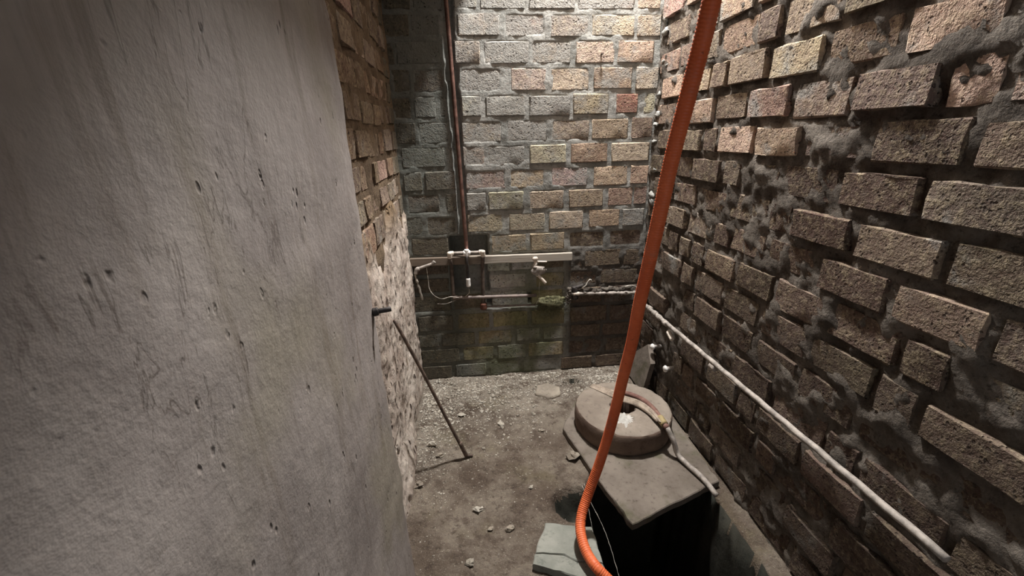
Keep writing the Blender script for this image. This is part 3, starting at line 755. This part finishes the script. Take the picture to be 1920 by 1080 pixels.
def film():
    A = catmull([(0.659, 2.1, 0.156), (0.746, 2.007, 0.165), (0.78, 1.934, 0.175), (0.84, 1.851, 0.188), (0.868, 1.743, 0.193), (0.864, 1.661, 0.194)], 0.012)
    Bq = catmull([(0.629, 2.071, 0.156), (0.705, 1.971, 0.158), (0.755, 1.902, 0.162), (0.808, 1.853, 0.164), (0.843, 1.785, 0.166), (0.857, 1.7, 0.172)], 0.012)
    n = min(len(A), len(Bq)); v = []; f = []; m = 9
    for i in range(n):
        a = A[int(i * (len(A) - 1) / (n - 1))]; b = Bq[int(i * (len(Bq) - 1) / (n - 1))]
        for k in range(m + 1):
            t = k / m; p = a.lerp(b, t); p.z += 0.0035 * math.sin(t * 22 + i * 0.1) * math.sin(t * 3.1) + 0.004 * math.sin(t * math.pi) * sst(0.1, 0.4, i / n)
            v.append(p)
    o = len(v); v += [p - Vector((0, 0, 0.003)) for p in v]
    W = m + 1
    for i in range(n - 1):
        for k in range(m):
            q = (i * W + k, i * W + k + 1, (i + 1) * W + k + 1, (i + 1) * W + k); f.append(q); f.append(tuple(x + o for x in reversed(q)))
    for i in range(n - 1):
        f.append((i * W, (i + 1) * W, (i + 1) * W + o, i * W + o)); f.append(((i + 1) * W + m, i * W + m, i * W + m + o, (i + 1) * W + m + o))
    return mesh(v, f)
obj('dust_film', film(), M['sheet'], label='creased strip of dust-caked webbing draped over the hose on the round disc', cat='webbing')
def powder():
    v = [Vector((0.722, 1.765, 0.1575))]; f = []; n = 44
    for i in range(n):
        t = 2 * math.pi * i / n; r = 0.040 * (1 + 0.5 * noise.noise(Vector((math.cos(t) * 3, math.sin(t) * 3, 2))) + 0.9 * noise.noise(Vector((math.cos(t) * 12, math.sin(t) * 9, 2))))
        a = 0.0
        v.append(Vector((0.722 + r * math.cos(t) * 1.0, 1.765 + r * math.sin(t) * 1.1, 0.1528)))
    for i in range(n): f.append((0, 1 + i, 1 + (i + 1) % n))
    return mesh(v, f)
obj('white_powder', powder(), M['powder'], label='white salty spill on the round stone disc in front of its hole', cat='powder')

# ---- pale flagstone beside the pit, cracked in two
fg = empty('flagstone', (0.29, 1.19, 0.0), 'pale grey cracked flagstone lying on the floor at the edge of the pit', 'flagstone')
tilt = lambda x, y: 0.012 * (1.33 - y) / 0.25 - 0.02 * (x - 0.25)
part('flagstone_piece', prism([(0.243, 1.327), (0.180, 1.193), (0.235, 1.186), (0.285, 1.172), (0.33, 1.140), (0.42, 1.125), (0.425, 1.285)], -0.004, 0.022, 0.006, 0.004, 0.02, 2, tilt), M['flag'], fg, sharp=35)
part('flagstone_piece', prism([(0.179, 1.189), (0.165, 1.146), (0.274, 1.096), (0.40, 1.040), (0.43, 1.05), (0.42, 1.121), (0.33, 1.136), (0.285, 1.168), (0.235, 1.182)], -0.004, 0.022, 0.006, 0.004, 0.02, 5, tilt), M['flag'], fg, sharp=35)

# ---- orange corrugated hose from the ceiling into the pit
HOSE = [(0.53, 0.86, 2.42), (0.522, 0.90, 2.10), (0.512, 0.965, 1.747), (0.509, 1.002, 1.616), (0.508, 1.063, 1.446), (0.503, 1.094, 1.298), (0.504, 1.142, 1.138), (0.506, 1.186, 1.007),
        (0.511, 1.232, 0.858), (0.508, 1.274, 0.715), (0.495, 1.323, 0.484), (0.456, 1.322, 0.305), (0.412, 1.299, 0.19), (0.371, 1.254, 0.122), (0.354, 1.197, 0.094), (0.361, 1.124, 0.075), (0.403, 1.049, 0.056), (0.56, 0.99, -0.10), (0.70, 0.98, -0.30), (0.76, 1.05, -0.50), (0.72, 1.10, -0.80)]
def corr(P, R0, pitch):
    base = catmull(P, 0.02); L = [0.0]
    for i in range(1, len(base)): L.append(L[-1] + (base[i] - base[i - 1]).length)
    n = int(L[-1] / (pitch / 4)); pts = []; rad = []; j = 0
    for i in range(n):
        s = L[-1] * i / (n - 1)
        while j < len(L) - 2 and L[j + 1] < s: j += 1
        t = (s - L[j]) / max(1e-9, L[j + 1] - L[j]); pts.append(base[j].lerp(base[j + 1], t))
        rad.append(R0 * (0.945, 1.0, 1.0, 0.945)[i % 4])
    return tube(pts, rad, 16)
obj('orange_hose', corr(HOSE, 0.0195, 0.0075), M['hose'], label='orange corrugated plastic hose hanging down across the room into the pit', cat='hose')

# ---- iron rod leaning on the left wall, peg in the pier
ir = empty('iron_rod', (-0.07, 1.772, 0.0), 'thin rusty iron rod leaning from the floor against the left plaster wall', 'rod')
part('bar', tube(catmull([(-0.336, 1.760, 0.765), (-0.240, 1.764, 0.50), (-0.150, 1.768, 0.235), (-0.072, 1.772, 0.012)], 0.03), 0.0078, 10, True, 0.05), M['iron'], ir)
part('foot', join([rod((-0.098, 1.770, 0.095), (-0.070, 1.772, 0.008), 0.0105, 10), rod((-0.078, 1.774, 0.010), (-0.040, 1.768, 0.012), 0.0075, 8)]), M['iron'], ir)
pg = empty('iron_peg', (-0.26, 1.10, 1.07), 'short dark iron peg sticking out of the grey plaster pier', 'peg')
part('shank', rod((-0.28, 1.088, 1.068), (-0.214, 1.100, 1.073), 0.0068, 12), M['darkmetal'], pg)
part('collar', rod((-0.262, 1.091, 1.0695), (-0.246, 1.094, 1.071), 0.0115, 14), M['darkmetal'], pg)

# ---- loose stones on the floor
ST = [(-0.285, 1.618, .026, 'dark lump of stone on the floor near the foot of left wall', 'rock'), (-0.021, 1.448, .024, 'pale angular stone alone in the middle of the bare floor', 'chip'),
      (0.100, 1.335, .022, 'brown pebble on the bare floor left of the cracked flagstone', 'rock'), (-0.061, 1.195, .022, 'small pale round stone on the floor closest to the camera', 'chip'),
      (0.215, 1.536, .013, 'tiny white fragment on the floor between rod and pit', 'chip'), (-0.247, 1.883, .030, 'flat pale chip between the rod and the left wall', 'chip'),
      (-0.20, 1.80, .022, 'small stone under the leaning rod', 'rock'), (0.452, 1.70, .040, 'flat brown stone against the left edge of the floor slab', 'rock'),
      (-0.097, 2.127, .026, 'pale stone among the grit behind the leaning rod', 'chip'), (0.023, 1.343, .014, 'small yellowish pebble right of the palest floor stone', 'rock'),
      (0.12, 2.02, .024, 'pale lump of mortar in the middle of the gritty floor', 'chip'), (0.33, 1.93, .018, 'small grey stone on the floor left of the round disc', 'rock')]
for i, (x, y, r, lab, m) in enumerate(ST):
    z = floor_z(x, y); r *= 0.78
    obj('loose_stone', blob((x, y, z + r * 0.42), (r, r * 0.75, r * 0.55), i + 1, 0.9, 8, 5), M[m], label=lab, cat='stone', group='loose stones on the dirt floor', smooth=False)
obj('flat_stone', prism([(0.37, 2.33), (0.35, 2.26), (0.42, 2.21), (0.50, 2.23), (0.51, 2.30), (0.44, 2.35)], -0.005, 0.022, 0.008, 0.006, 0.02, 9, lambda x, y: 0.15 * (y - 2.28)), M['rock'], label='flat grey stone half sunk in the grit near the back wall', cat='stone')
for (pts, lab) in (([(0.44, 1.50, 0.02), (0.50, 1.35, -0.08), (0.53, 1.22, -0.2)], 'long pale cobweb strand hanging into the pit beside the orange hose'),
                   ([(0.46, 1.53, 0.0), (0.47, 1.40, -0.16), (0.49, 1.28, -0.32)], 'fainter cobweb strand deeper in the dark pit')):
    web('cobweb', pts, 0.0012, 0.5, lab, 5, 0.001)
